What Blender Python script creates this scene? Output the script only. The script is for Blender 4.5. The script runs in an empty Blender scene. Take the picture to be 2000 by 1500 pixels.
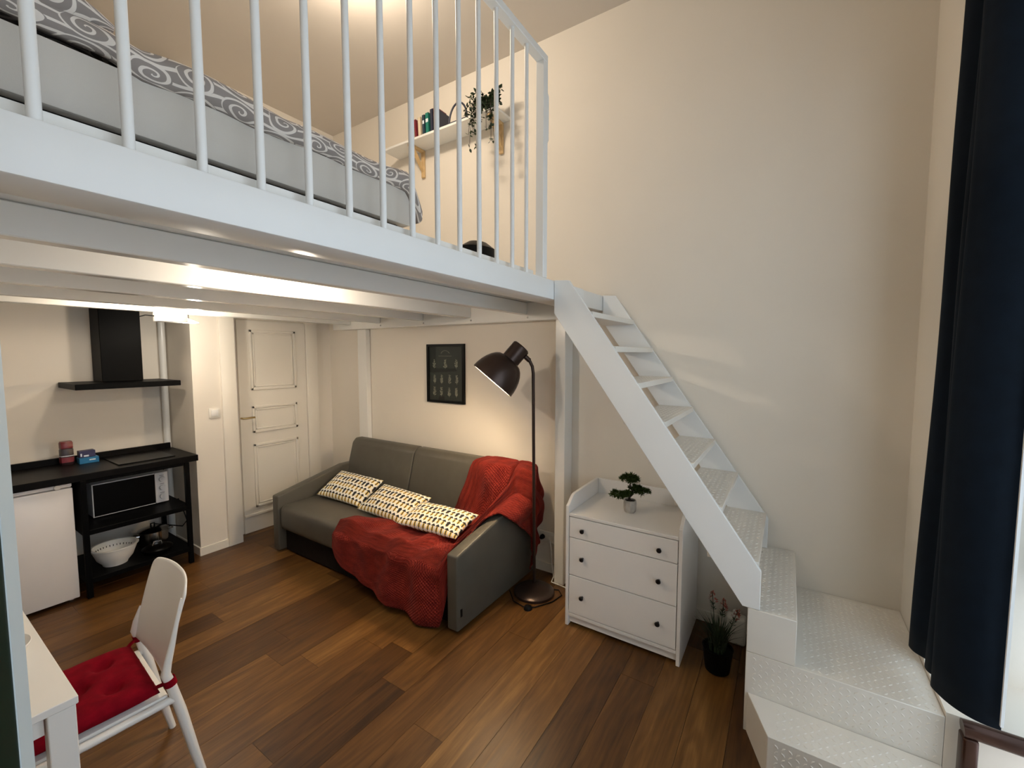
import bpy, bmesh, math, random
from mathutils import Vector, Matrix, noise
PI = math.pi
R = math.radians
random.seed(7)
S = bpy.context.scene
COL = S.collection

# ------------------------------------------------------------------ camera, world, light, exposure
F_PX = 832.2
cd = bpy.data.cameras.new('camera'); cam = bpy.data.objects.new('camera', cd); COL.objects.link(cam)
cd.sensor_fit = 'HORIZONTAL'; cd.sensor_width = 36.0; cd.lens = 36.0 * F_PX / 2000.0
cd.clip_start = 0.02
cam.location = (0, 0, 1.735)
cam.rotation_euler = (R(90 - 3.978), 0, R(-56.949))
S.camera = cam

w = bpy.data.worlds.new('overcast_sky'); S.world = w; w.use_nodes = True
bg = w.node_tree.nodes['Background']
bg.inputs[0].default_value = (0.82, 0.89, 1.0, 1); bg.inputs[1].default_value = 1.8

vs = S.view_settings
vs.view_transform = 'Standard'; vs.look = 'None'; vs.gamma = 1.0; vs.use_curve_mapping = False
vs.exposure = 0.58
WARM = (1.0, 0.85, 0.68)
LIGHT_LOFT, LIGHT_SPOT, LIGHT_KITCHEN, LIGHT_FLOORLAMP = 46, 11, 4.5, 16

# ------------------------------------------------------------------ helpers: materials
class X:
    """tiny expression wrapper round Math nodes"""
    def __init__(s, nt, v): s.nt, s.v = nt, v
    def op(s, o, *a):
        n = s.nt.nodes.new('ShaderNodeMath'); n.operation = o
        for i, q in enumerate((s,) + a):
            q = q.v if isinstance(q, X) else q
            if isinstance(q, (int, float)): n.inputs[i].default_value = q
            else: s.nt.links.new(q, n.inputs[i])
        return X(s.nt, n.outputs[0])
    def __add__(s, b): return s.op('ADD', b)
    __radd__ = __add__
    def __sub__(s, b): return s.op('SUBTRACT', b)
    def __mul__(s, b): return s.op('MULTIPLY', b)
    __rmul__ = __mul__
    def __lt__(s, b): return s.op('LESS_THAN', b)
    def __gt__(s, b): return s.op('GREATER_THAN', b)
    def fract(s): return s.op('FRACT')
    def floor(s): return s.op('FLOOR')
    def abs(s): return s.op('ABSOLUTE')
    def sin(s): return s.op('SINE')
    def min(s, b): return s.op('MINIMUM', b)
    def max(s, b): return s.op('MAXIMUM', b)

MATS = {}
def base(name):
    m = bpy.data.materials.new(name); m.use_nodes = True; MATS[name] = m
    nt = m.node_tree; return m, nt, nt.nodes['Principled BSDF']
def texco(nt, kind='Object', scale=(1, 1, 1)):
    tc = nt.nodes.new('ShaderNodeTexCoord'); mp = nt.nodes.new('ShaderNodeMapping')
    nt.links.new(tc.outputs[kind], mp.inputs[0]); mp.inputs['Scale'].default_value = scale
    return mp.outputs[0]
def noise_n(nt, vec, scale, detail=3, rough=.5, dist=0):
    n = nt.nodes.new('ShaderNodeTexNoise'); nt.links.new(vec, n.inputs['Vector'])
    n.inputs['Scale'].default_value = scale; n.inputs['Detail'].default_value = detail
    n.inputs['Roughness'].default_value = rough; n.inputs['Distortion'].default_value = dist
    return n.outputs['Fac']
def ramp(nt, fac, stops):
    r = nt.nodes.new('ShaderNodeValToRGB'); nt.links.new(fac, r.inputs[0]); e = r.color_ramp.elements
    while len(e) < len(stops): e.new(0.5)
    for q, (p, c) in zip(e, stops): q.position = p; q.color = (*c, 1)
    return r.outputs[0]
def mix(nt, fac, a, b, mode='MIX'):
    n = nt.nodes.new('ShaderNodeMix'); n.data_type = 'RGBA'; n.blend_type = mode
    for i, q in ((0, fac), (6, a), (7, b)):
        q = q.v if isinstance(q, X) else q
        if isinstance(q, (int, float)): n.inputs[i].default_value = q
        elif isinstance(q, tuple): n.inputs[i].default_value = (*q, 1)
        else: nt.links.new(q, n.inputs[i])
    return n.outputs[2]
def bump(nt, b, h, strength, dist=.01):
    n = nt.nodes.new('ShaderNodeBump'); n.inputs['Strength'].default_value = strength; n.inputs['Distance'].default_value = dist
    nt.links.new(h.v if isinstance(h, X) else h, n.inputs['Height']); nt.links.new(n.outputs[0], b.inputs['Normal'])
def mat(name, col, rough=.5, metal=0, var=.06, vscale=6, bmp=0, bscale=200, spec=None, coat=0, sheen=0):
    m, nt, b = base(name)
    v = texco(nt); f = noise_n(nt, v, vscale)
    lo = tuple(c * (1 - var) for c in col); hi = tuple(min(1, c * (1 + var)) for c in col)
    nt.links.new(ramp(nt, f, [(.3, lo), (.7, hi)]), b.inputs['Base Color'])
    b.inputs['Roughness'].default_value = rough; b.inputs['Metallic'].default_value = metal
    if spec is not None: b.inputs['Specular IOR Level'].default_value = spec
    if coat: b.inputs['Coat Weight'].default_value = coat; b.inputs['Coat Roughness'].default_value = .1
    if sheen: b.inputs['Sheen Weight'].default_value = sheen
    if bmp: bump(nt, b, noise_n(nt, v, bscale, 2), bmp, .002)
    return m
def emis(name, col, k):
    m, nt, b = base(name); b.inputs['Base Color'].default_value = (*col, 1)
    b.inputs['Emission Color'].default_value = (*col, 1); b.inputs['Emission Strength'].default_value = k
    return m

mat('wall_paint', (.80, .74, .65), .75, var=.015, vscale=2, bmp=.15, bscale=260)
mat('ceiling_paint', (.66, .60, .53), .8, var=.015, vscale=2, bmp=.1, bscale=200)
mat('white_lacquer', (.82, .81, .77), .22, var=.01, vscale=3)
mat('white_steel', (.83, .84, .83), .42, var=.012, vscale=5)
mat('door_paint', (.82, .77, .68), .35, var=.015, vscale=3)
mat('dresser_white', (.83, .80, .76), .35, var=.01)
mat('white_plastic', (.86, .85, .82), .3, var=.008)
mat('white_enamel', (.82, .80, .80), .25, var=.01)
mat('black_steel', (.0028, .0028, .0028), .42, var=.2, spec=.05)
mat('black_top', (.0045, .0038, .0034), .35, var=.25, vscale=30, spec=.08)
mat('black_glass', (.003, .0026, .0022), .28, var=.05, spec=.10)
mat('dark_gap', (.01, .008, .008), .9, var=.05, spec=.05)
mat('bronze_lamp', (.050, .032, .026), .30, metal=.55, var=.08)
mat('bronze_rail', (.050, .020, .012), .25, metal=.5, var=.15)
mat('shade_inside', (.9, .86, .78), .4, var=.01)
mat('grey_leather', (.088, .080, .064), .42, var=.07, vscale=9, bmp=.25, bscale=420, spec=.38)
mat('dark_fabric', (.012, .009, .008), .9, var=.2, vscale=40, spec=.1)
mat('navy_curtain', (.0036, .0080, .0150), .75, var=.12, vscale=20, bmp=.15, bscale=700, spec=.12)
mat('strip_white', (.8, .82, .84), .8, var=.02)
mat('bed_fabric', (.60, .57, .52), .8, var=.02, bmp=.2, bscale=600)
mat('mattress_white', (.75, .73, .70), .85, var=.02)
mat('red_cushion', (.21, .0025, .010), .9, var=.18, vscale=25, spec=.08, bmp=.3, bscale=500)
mat('pine_wood', (.62, .42, .20), .5, var=.12, vscale=14)
mat('leaf_green', (.016, .034, .010), .5, var=.45, vscale=30)
mat('moss_green', (.040, .064, .014), .8, var=.5, vscale=60, spec=.1)
mat('soil', (.02, .013, .009), .95, var=.3, vscale=80)
mat('stone_pot', (.45, .42, .38), .7, var=.15, vscale=40, bmp=.3, bscale=120)
mat('bark', (.035, .024, .016), .9, var=.3, vscale=60)
mat('black_pot', (.003, .003, .003), .5, var=.1, spec=.08)
mat('grass_green', (.022, .040, .018), .6, var=.4, vscale=30)
mat('pink_bloom', (.30, .085, .06), .8, var=.3, vscale=50)
mat('black_plastic', (.005, .005, .005), .4, var=.1, spec=.12)
mat('steel', (.55, .54, .52), .18, metal=1, var=.04)
mat('brass', (.45, .32, .14), .3, metal=1, var=.06)
mat('green_paint', (.002, .014, .008), .5, var=.1, spec=.1)
mat('sash_white', (.50, .56, .56), .4, var=.02)
mat('red_cap', (.14, .004, .006), .3, var=.05)
mat('can_dark', (.02, .008, .010), .35, var=.3, vscale=30)
mat('can_red', (.18, .02, .03), .35, var=.2, vscale=40)
mat('box_blue', (.015, .16, .34), .4, var=.08)
mat('box_purple', (.030, .026, .085), .4, var=.2, vscale=40)
mat('print_mark', (.75, .8, .85), .5, var=.02)
mat('paper_black', (.016, .013, .008), .6, var=.12, vscale=20)
mat('print_beige', (.30, .26, .19), .7, var=.3, vscale=60)
mat('knob_black', (.008, .006, .006), .35, var=.1, spec=.2)
mat('cream_plastic', (.80, .77, .70), .35, var=.01)
mat('duct_grey', (.42, .43, .40), .55, var=.03)
mat('step_paint', (.76, .73, .67), .32, var=.02, vscale=7)
for nme, c in (('book_cream', (.62, .50, .33)), ('book_red', (.20, .02, .03)), ('book_ivory', (.68, .58, .42)), ('book_teal', (.02, .05, .075)),
               ('book_green', (.01, .17, .13)), ('book_wine', (.16, .03, .04)), ('book_navy', (.02, .025, .05)), ('book_pages', (.72, .64, .5))):
    mat(nme, c, .5, var=.08, vscale=30)

def m_wood():
    m, nt, b = base('oak_plank')
    oi = nt.nodes.new('ShaderNodeObjectInfo'); rnd = X(nt, oi.outputs['Random'])
    tc = nt.nodes.new('ShaderNodeTexCoord')
    cx = nt.nodes.new('ShaderNodeCombineXYZ'); nt.links.new((rnd * 37.0).v, cx.inputs[2]); nt.links.new((rnd * 11.0).v, cx.inputs[0])
    va = nt.nodes.new('ShaderNodeVectorMath'); va.operation = 'ADD'
    nt.links.new(tc.outputs['Object'], va.inputs[0]); nt.links.new(cx.outputs[0], va.inputs[1])
    def mp(sc):
        q = nt.nodes.new('ShaderNodeMapping'); nt.links.new(va.outputs[0], q.inputs[0]); q.inputs['Scale'].default_value = sc; return q.outputs[0]
    streak = X(nt, noise_n(nt, mp((1.4, 26, 1)), 1.0, 5, .6, .6))
    blot = X(nt, noise_n(nt, mp((2.2, 6, 1)), 1.0, 3, .5, 1.0))
    ring = X(nt, noise_n(nt, mp((.9, 7, 1)), 1.0, 2, .5, .4))
    rings = (ring * 60.0).sin() * .5 + .5
    fine = X(nt, noise_n(nt, mp((12, 260, 1)), 1.0, 2))
    g = streak * .55 + blot * .3 + rings * .08 + fine * .15
    tone = (rnd * 7.31).fract()
    f = g * 1.15 + tone * .40 - .40
    c = ramp(nt, f.v, [(.10, (.030, .0115, .003)), (.36, (.082, .034, .008)), (.60, (.150, .068, .0165)), (.88, (.28, .146, .043))])
    kn = X(nt, noise_n(nt, mp((3.0, 9.0, 1)), 1.6, 1, .4))
    knot = (kn - .77).max(0.0) * 14.0
    c = mix(nt, knot.min(1.0), c, (.025, .012, .008))
    nt.links.new(c, b.inputs['Base Color'])
    rr = streak * .18 + .30; nt.links.new(rr.v, b.inputs['Roughness']); b.inputs['Specular IOR Level'].default_value = .35
    bump(nt, b, streak * .6 + fine * .4, .12, .002)
m_wood()

def uvx(nt):
    tc = nt.nodes.new('ShaderNodeTexCoord'); sp = nt.nodes.new('ShaderNodeSeparateXYZ'); nt.links.new(tc.outputs['UV'], sp.inputs[0])
    return X(nt, sp.outputs[0]), X(nt, sp.outputs[1]), tc
def m_pillow():
    m, nt, b = base('tulip_print'); u, v, tc = uvx(nt)
    nv = 5.5; row = (v * nv).floor(); cy = (v * nv).fract()
    odd = ((row * .5).fract() > .25)
    a = u * 14.0 + row * .5; cx = (a.fract() - .5).abs(); colid = a.floor()
    pick = ((colid * .3333 + row * .21).fract() > .60)
    # yellow bell that widens downwards, black arrow: thin stem above a small triangular head
    bell = (cx < (cy * -.28 + .38)) * (cy > .12) * (cy < .66)
    stem = (cx < .10) * (cy > .02) * (cy < .60)
    head = (cx < ((cy - .60) * -1.0 + .48) ) * (cy > .62) * (cy < .94)
    h2 = head * (cx < ((cy * -1.0 + .96) * 1.7))
    cup = (cx < (cy * .16 + .20)) * (cy > .15) * (cy < .62) * pick * odd
    c = mix(nt, bell * ((cup * -1.0) + 1.0) * .95, (.86, .83, .74), (.84, .56, .09))
    black = stem.max(h2).max(cup)
    c = mix(nt, black, c, (.016, .016, .018))
    nt.links.new(c, b.inputs['Base Color']); b.inputs['Roughness'].default_value = .85
m_pillow()
def m_duvet():
    m, nt, b = base('duvet_scroll'); u, v, tc = uvx(nt)
    ns = nt.nodes.new('ShaderNodeTexNoise'); ns.inputs['Scale'].default_value = 5.0; nt.links.new(tc.outputs['UV'], ns.inputs['Vector'])
    sp = nt.nodes.new('ShaderNodeSeparateColor'); nt.links.new(ns.outputs['Color'], sp.inputs[0])
    uu = u * 10.0 + X(nt, sp.outputs[0]) * .9; vv = v * 10.0 + X(nt, sp.outputs[1]) * .9
    vv2 = vv + ((uu.floor() * .5).fract()) * 1.0
    x = uu.fract() - .5; y = vv2.fract() - .5
    r = (x * x + y * y).op('SQRT'); th = y.op('ARCTAN2', x) * (1 / (2 * PI))
    sgn = ((uu.floor() + vv2.floor()) * .5).fract() * 4.0 - 1.0
    sp1 = ((r * 4.2 + th * sgn).fract() - .5).abs()
    scroll = (sp1 < (r * .25 + .10)) * (r < .46)
    leaf = (((uu * 2.0 + vv * 1.0).sin() * .25 + (vv * 2.3).fract() - .5).abs() < .14) * (r > .44)
    c = mix(nt, scroll.max(leaf), (.30, .265, .245), (.78, .72, .66))
    nt.links.new(c, b.inputs['Base Color']); b.inputs['Roughness'].default_value = .85
m_duvet()
def m_blanket():
    m, nt, b = base('red_fleece'); u, v, tc = uvx(nt)
    grid = ((u * 1.0).sin() * (v * 1.0).sin())
    ns = X(nt, noise_n(nt, tc.outputs['UV'], .03, 3)); n2 = X(nt, noise_n(nt, tc.outputs['UV'], .35, 2))
    f = ns * .55 + n2 * .45 + grid * .10
    nt.links.new(ramp(nt, f.v, [(.30, (.085, .005, .004)), (.52, (.185, .015, .0090)), (.75, (.34, .042, .024))]), b.inputs['Base Color'])
    b.inputs['Roughness'].default_value = .8; b.inputs['Specular IOR Level'].default_value = .15; b.inputs['Sheen Weight'].default_value = .06; b.inputs['Sheen Roughness'].default_value = .4
    b.inputs['Sheen Tint'].default_value = (1, .5, .45, 1)
    bump(nt, b, grid + n2 * .8, .7, .004)
m_blanket()
def m_glass(name, k):
    m = bpy.data.materials.new(name); m.use_nodes = True; MATS[name] = m; nt = m.node_tree
    nt.nodes.remove(nt.nodes['Principled BSDF']); out = nt.nodes['Material Output']
    t = nt.nodes.new('ShaderNodeBsdfTransparent'); g = nt.nodes.new('ShaderNodeBsdfGlossy'); g.inputs['Roughness'].default_value = .02
    x = nt.nodes.new('ShaderNodeMixShader'); x.inputs[0].default_value = k
    t.inputs[0].default_value = (.93, .97, .97, 1)
    nt.links.new(t.outputs[0], x.inputs[1]); nt.links.new(g.outputs[0], x.inputs[2]); nt.links.new(x.outputs[0], out.inputs[0])
m_glass('window_glass', .06); m_glass('picture_glass', .02)
emis('bulb_warm', (1.0, .84, .62), 14); emis('led_diffuser', (1.0, .95, .86), 12); emis('loft_lamp_glow', (1.0, .85, .66), 10)

# ------------------------------------------------------------------ helpers: meshes
class MB:
    def __init__(s): s.bm = bmesh.new()
    def poly(s, pts):
        return s.bm.faces.new([s.bm.verts.new(p) for p in pts])
    def box(s, x0, x1, y0, y1, z0, z1, bev=0, seg=2):
        t = bmesh.new(); bmesh.ops.create_cube(t, size=1)
        for v in t.verts: v.co = Vector(((x0 + x1) / 2 + v.co.x * (x1 - x0), (y0 + y1) / 2 + v.co.y * (y1 - y0), (z0 + z1) / 2 + v.co.z * (z1 - z0)))
        if bev: bmesh.ops.bevel(t, geom=t.edges[:], offset=bev, segments=seg, profile=.5, affect='EDGES')
        s.join(t); return s
    def join(s, t, M=None):
        if M is not None: t.transform(M)
        me = bpy.data.meshes.new('tmp'); t.to_mesh(me); t.free(); s.bm.from_mesh(me); bpy.data.meshes.remove(me)
    def prism(s, pts, axis, a, b, bev=0, seg=2):
        """polygon pts (2D) in the plane across `axis`, extruded from a to b"""
        t = bmesh.new()
        def P(p, c): return {'x': (c, p[0], p[1]), 'y': (p[0], c, p[1]), 'z': (p[0], p[1], c)}[axis]
        A = [t.verts.new(P(p, a)) for p in pts]; B = [t.verts.new(P(p, b)) for p in pts]
        n = len(pts); t.faces.new(A); t.faces.new(B[::-1])
        for i in range(n): t.faces.new((A[i], B[i], B[(i + 1) % n], A[(i + 1) % n]))
        bmesh.ops.recalc_face_normals(t, faces=t.faces[:])
        if bev: bmesh.ops.bevel(t, geom=t.edges[:], offset=bev, segments=seg, profile=.5, affect='EDGES')
        s.join(t); return s
    def tube(s, pts, r, n=8, cap=True, flat=None):
        pts = [Vector(p) for p in pts]; k = len(pts); rr = r if isinstance(r, (list, tuple)) else [r] * k
        rings = []; up = None
        for i, p in enumerate(pts):
            d = (pts[min(i + 1, k - 1)] - pts[max(i - 1, 0)]).normalized()
            if up is None: up = d.orthogonal().normalized()
            up = (up - d * up.dot(d)).normalized(); sd = d.cross(up)
            rings.append([s.bm.verts.new(p + (up * math.cos(2 * PI * j / n) + sd * math.sin(2 * PI * j / n)) * rr[i]) for j in range(n)])
        for i in range(k - 1):
            for j in range(n): s.bm.faces.new((rings[i][j], rings[i][(j + 1) % n], rings[i + 1][(j + 1) % n], rings[i + 1][j]))
        if cap: s.bm.faces.new(rings[0][::-1]); s.bm.faces.new(rings[-1])
        return s
    def lathe(s, prof, M=None, n=28, cap=False, sq=None):
        t = bmesh.new(); rings = []
        for r, z in prof:
            ring = []
            for j in range(n):
                a = 2 * PI * j / n; k = 1 if sq is None else sq(a)
                ring.append(t.verts.new((r * k * math.cos(a), r * k * math.sin(a), z)))
            rings.append(ring)
        for a, b in zip(rings, rings[1:]):
            for j in range(n): t.faces.new((a[j], a[(j + 1) % n], b[(j + 1) % n], b[j]))
        if cap: t.faces.new(rings[0][::-1]); t.faces.new(rings[-1])
        s.join(t, M); return s
    def grid(s, fn, nu, nv, uv=None):
        V = [[s.bm.verts.new(fn(i / (nu - 1), j / (nv - 1))) for j in range(nv)] for i in range(nu)]
        lay = s.bm.loops.layers.uv.verify() if uv else None
        for i in range(nu - 1):
            for j in range(nv - 1):
                f = s.bm.faces.new((V[i][j], V[i + 1][j], V[i + 1][j + 1], V[i][j + 1]))
                if uv:
                    for l, (a, b) in zip(f.loops, ((i, j), (i + 1, j), (i + 1, j + 1), (i, j + 1))): l[lay].uv = uv(a / (nu - 1), b / (nv - 1))
        return s
    def build(s, name, m, parent=None, smooth=False, loc=None, recalc=True):
        if recalc: bmesh.ops.recalc_face_normals(s.bm, faces=s.bm.faces[:])
        me = bpy.data.meshes.new(name); s.bm.to_mesh(me); s.bm.free()
        me.materials.append(MATS[m] if isinstance(m, str) else m)
        if smooth:
            me.polygons.foreach_set('use_smooth', [True] * len(me.polygons))
            try: me.set_sharp_from_angle(angle=R(38))
            except Exception: pass
        o = bpy.data.objects.new(name, me); COL.objects.link(o)
        if loc is not None: o.location = loc
        if parent is not None: o.parent = parent
        return o
def bx(name, m, parent, *a, bev=0, seg=2, smooth=None):
    return MB().box(*a, bev=bev, seg=seg).build(name, m, parent, smooth=bool(bev) if smooth is None else smooth)
def tag(o, label=None, cat=None, group=None, kind=None):
    if label: o['label'] = label
    if cat: o['category'] = cat
    if group: o['group'] = group
    if kind: o['kind'] = kind
    return o
def thing(name, loc, label, cat, rz=0, group=None):
    o = bpy.data.objects.new(name, None); COL.objects.link(o); o.empty_display_size = .05
    o.location = loc; o.rotation_euler = (0, 0, rz)
    return tag(o, label, cat, group)
def struct(o): o['kind'] = 'structure'; return o
def sub(o, lv=1):
    q = o.modifiers.new('sub', 'SUBSURF'); q.levels = lv; q.render_levels = lv; return o
def lamp(name, loc, power, radius, col, parent, spot=None, rot=None):
    l = bpy.data.lights.new(name, 'SPOT' if spot else 'POINT'); l.energy = power; l.color = col; l.shadow_soft_size = radius
    if spot: l.spot_size = R(spot); l.spot_blend = .6
    o = bpy.data.objects.new(name, l); COL.objects.link(o); o.location = loc
    if rot: o.rotation_euler = rot
    if parent is not None: o.parent = parent
    return o

# ------------------------------------------------------------------ room shell
XW, YB, YN, XL, YF, ZC = 2.93, 4.20, 4.72, -0.62, -0.54, 4.07     # right wall, far wall, niche, left wall, window wall, ceiling
floor = struct(bx('floor', 'dark_gap', None, XL - .1, XW + .1, YF - .5, YN + .1, -.08, -.012))
random.seed(11)
y = YF; row = 0
while y < YN - .01:
    y1 = min(y + .178, YN); x = XL - random.uniform(0, 1.3)
    while x < XW:
        L = random.choice((.8, 1.2, 1.6, 2.0)); a, b = max(x, XL), min(x + L, XW)
        if b - a > .03:
            t = bmesh.new(); bmesh.ops.create_cube(t, size=1)
            for v in t.verts: v.co = Vector((v.co.x * (b - a - .0016), v.co.y * (y1 - y - .0016), v.co.z * .012))
            mbx = MB(); mbx.join(t)
            mbx.build('plank', 'oak_plank', floor, loc=((a + b) / 2, (y + y1) / 2, -.006))
        x += L
    y = y1; row += 1
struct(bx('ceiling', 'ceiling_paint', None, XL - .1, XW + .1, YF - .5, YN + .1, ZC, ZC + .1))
struct(bx('wall_right', 'wall_paint', None, XW, XW + .1, YF - .5, YN + .1, 0, ZC))
struct(bx('wall_left', 'wall_paint', None, XL - .1, XL, YF - .5, YN + .1, 0, ZC))
mb = MB()
mb.box(XL, 1.53, YN, YN + .1, 0, ZC)                 # niche behind the kitchen
mb.box(1.53, 1.86, YB, YN + .1, 0, ZC)               # pier between kitchen and door
mb.box(1.86, XW, YB, YN + .1, 2.10, ZC)              # wall above the loft
mb.box(1.86, XW, 4.36, YN + .1, 0, 2.10)             # wall round the door, set back
struct(mb.build('wall_back', 'wall_paint'))
WX0, WX1, WZ0, WZ1 = -0.30, 2.46, 0.85, 3.0
mb = MB()
mb.box(WX1, XW, YF - .4, YF, 0, ZC); mb.box(XL, WX0, YF - .4, YF, 0, ZC)
mb.box(WX0, WX1, YF - .4, YF, WZ1, ZC); mb.box(WX0, 1.42, YF - .4, YF, 0, WZ0); mb.box(1.42, WX1, YF - .4, YF, 0, .10); mb.box(2.146, WX1, YF - .4, YF, .10, .40)  # high sill is unseen, raised to keep daylight off the lower floor
struct(mb.build('wall_front', 'wall_paint'))
b1 = MB().box(1.53, 1.742, YB - .014, YB, 0, .07).box(1.518, 1.53, YB - .014, YN, 0, .07).build('baseboard_back', 'door_paint'); struct(b1)
b2 = MB().box(XW - .014, XW, 1.45, 3.66, 0, .07).box(XW - .014, XW, .12, 1.36, 0, .07).build('baseboard_right', 'door_paint'); struct(b2)
# window in the front wall (behind the camera and at the right edge of the picture)
win = bpy.data.objects.new('window_1', None); COL.objects.link(win); struct(win); win.location = (0, 0, 0)
YG = YF - .36
fr = MB()
for xa in (WX0, .93, WX1 - .07): fr.box(xa, xa + .07, YG - .03, YG + .03, WZ0, WZ1)
for za in (WZ0, 2.25, WZ1 - .07): fr.box(WX0, WX1, YG - .03, YG + .03, za, za + .07)
fr.box(1.42, 1.49, YG - .03, YG + .03, .10, WZ0)
fr.build('window_frame', 'sash_white', win)
for xa, xb in ((WX0 + .07, .93), (1.0, WX1 - .07)):
    for za, zb in ((WZ0 + .07, 2.25), (2.32, WZ1 - .07)):
        if xa < .5 and za < 1.2: continue            # this casement stands open
        bx('pane', 'window_glass', win, xa, xb, YG - .004, YG + .004, za, zb)
bx('pane', 'window_glass', win, 1.49, 2.39, YG - .004, YG + .004, .401, WZ0)
# the open casement beside the camera: its free edge shows at the left border of the picture
sash = bpy.data.objects.new('window_2', None); COL.objects.link(sash); struct(sash)
tipx, tipy = .0505, .42
ang = math.atan2(.92, .31); sash.location = (tipx, tipy, 0); sash.rotation_euler = (0, 0, ang)
# local x runs from the hinge (negative) to the free edge (0); local -y faces the camera side
SL = .97
mb = MB().box(-.027, 0, .0, .055, .90, 2.3).box(-SL, -SL + .08, 0, .055, .90, 2.3)
mb.box(-SL + .08, -.027, 0, .055, .90, .95).box(-SL + .08, -.027, 0, .055, 2.25, 2.3)
mb.build('sash_frame', 'sash_white', sash)
MB().box(-.080, -.0272, .0006, .05, .95, 2.25).box(-SL + .08, -.080, .0006, .05, .95, 1.03).box(-SL + .08, -.080, .0006, .05, 2.17, 2.25).build('glazing_frame', 'green_paint', sash)
bx('pane', 'window_glass', sash, -SL + .08, -.080, .024, .030, 1.03, 2.17)

# ------------------------------------------------------------------ door
door = bpy.data.objects.new('door_1', None); COL.objects.link(door); struct(door); door.location = (2.285, 4.35, 0)
def dl(name, m, *a, bev=0): # door-space box given in world numbers
    o = bx(name, m, door, a[0] - 2.285, a[1] - 2.285, a[2] - 4.35, a[3] - 4.35, a[4], a[5], bev=bev); return o
dl('door_leaf', 'door_paint', 1.95, 2.618, 4.335, 4.372, .004, 2.06)
dl('door_casing', 'door_paint', 2.622, 2.75, 4.32, 4.375, 0, 2.09, bev=.006)
dl('door_casing', 'door_paint', 1.742, 1.862, 4.178, 4.21, 0, 2.09, bev=.004)
for (z0, z1) in ((1.39, 1.97), (.975, 1.235), (.24, .865)):
    x0, x1 = 2.055, 2.505
    mb = MB()
    for k, (ins, th, wd) in enumerate(((0, .012, .022), (.03, .007, .014))):
        a, b, c, d = x0 + ins - 2.285, x1 - ins - 2.285, z0 + ins, z1 - ins; yf = 4.335 - 4.35
        mb.box(a, b, yf - th, yf, d - wd, d, bev=.003, seg=1).box(a, b, yf - th, yf, c, c + wd, bev=.003, seg=1)
        mb.box(a, a + wd, yf - th, yf, c, d, bev=.003, seg=1).box(b - wd, b, yf - th, yf, c, d, bev=.003, seg=1)
    mb.build('panel_moulding', 'door_paint', door, smooth=True)
dl('bottom_rail_moulding', 'door_paint', 1.95, 2.618, 4.322, 4.336, .16, .185, bev=.004)
h = MB().tube([(1.958 - 2.285, -.015, 1.13), (1.958 - 2.285, -.055, 1.13), (1.975 - 2.285, -.062, 1.13), (2.06 - 2.285, -.062, 1.132)], .009, 8).build('door_handle', 'brass', door, smooth=True)

# ------------------------------------------------------------------ loft platform
YL = 1.117; ZL = 2.147; ZJ = 2.04
loft = thing('loft_platform', (1.2, 2.6, ZJ), 'white steel loft platform on joists with a deep front beam', 'loft')
def lf(name, m, *a, bev=0, seg=1):
    return bx(name, m, loft, a[0] - 1.2, a[1] - 1.2, a[2] - 2.6, a[3] - 2.6, a[4] - ZJ, a[5] - ZJ, bev=bev, seg=seg)
lf('front_beam', 'white_steel', XL + .003, XW - .003, YL, 1.268, ZJ, ZL - .001, bev=.006, seg=2)
lf('deck', 'white_lacquer', XL + .003, XW - .003, 1.27, YB - .003, 2.132, 2.147)
lf('deck', 'white_lacquer', XL + .003, 1.527, YB - .003, YN - .003, 2.132, 2.147)
for yj in (1.70, 2.25, 2.80, 3.38, 3.84): lf('joist', 'white_lacquer', XL + .003, 2.828, yj, yj + .062, ZJ, 2.131, bev=.004)
lf('wall_beam', 'white_lacquer', 2.83, XW - .003, 1.27, 4.15, 1.992, 2.131, bev=.004)
tag(bx('support_post', 'white_lacquer', None, 2.80, XW - .003, 1.362, 1.442, 0.0, 1.991, bev=.003, seg=1), 'white loft post on the right wall between floor lamp and stairs', 'post', 'posts carrying the loft')
tag(bx('support_post', 'white_lacquer', None, 2.873, XW - .003, 3.665, 3.80, 0.0, 1.991, bev=.003, seg=1), 'white loft post in the corner behind the left sofa arm', 'post', 'posts carrying the loft')
for yj in (1.70, 2.25, 2.80, 3.38):
    MB().lathe([(0.001, .006), (.006, .006), (.008, 0)], Matrix.Translation((2.829 - 1.2, yj + .0 - 2.6, 2.018 - ZJ)) @ Matrix.Rotation(-PI / 2, 4, 'Y'), 10).build('bolt', 'steel', loft)
toe = lf('toe_board', 'white_lacquer', XL + .003, 2.02, 1.178, 1.198, 2.147, 2.186)

# ------------------------------------------------------------------ loft railing
rail = thing('loft_railing', (1.2, YL + .02, ZL), 'white steel railing with thin round balusters along the loft edge', 'railing')
MB().box(XL + .003 - 1.2, 2.068 - 1.2, -.018, .030, 3.255 - ZL, 3.292 - ZL, bev=.003, seg=1).build('handrail', 'white_steel', rail)
MB().box(2.024 - 1.2, 2.068 - 1.2, -.018, .030, .0, 3.256 - ZL, bev=.003, seg=1).build('end_post', 'white_steel', rail)
x = .198 - .13 * 6
while x < 2.0:
    if x > XL + .03: MB().tube([(x - 1.2, .006, 0), (x - 1.2, .006, 3.256 - ZL)], .0105, 12).build('baluster', 'white_steel', rail, smooth=True)
    x += .13
MB().tube([(.868, .006, .98), (.893, .006, .98), (.905, .006, .965), (.905, .006, .74), (.893, .006, .725), (.868, .006, .725)], .008, 8).build('grab_handle', 'white_steel', rail, smooth=True)

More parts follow.
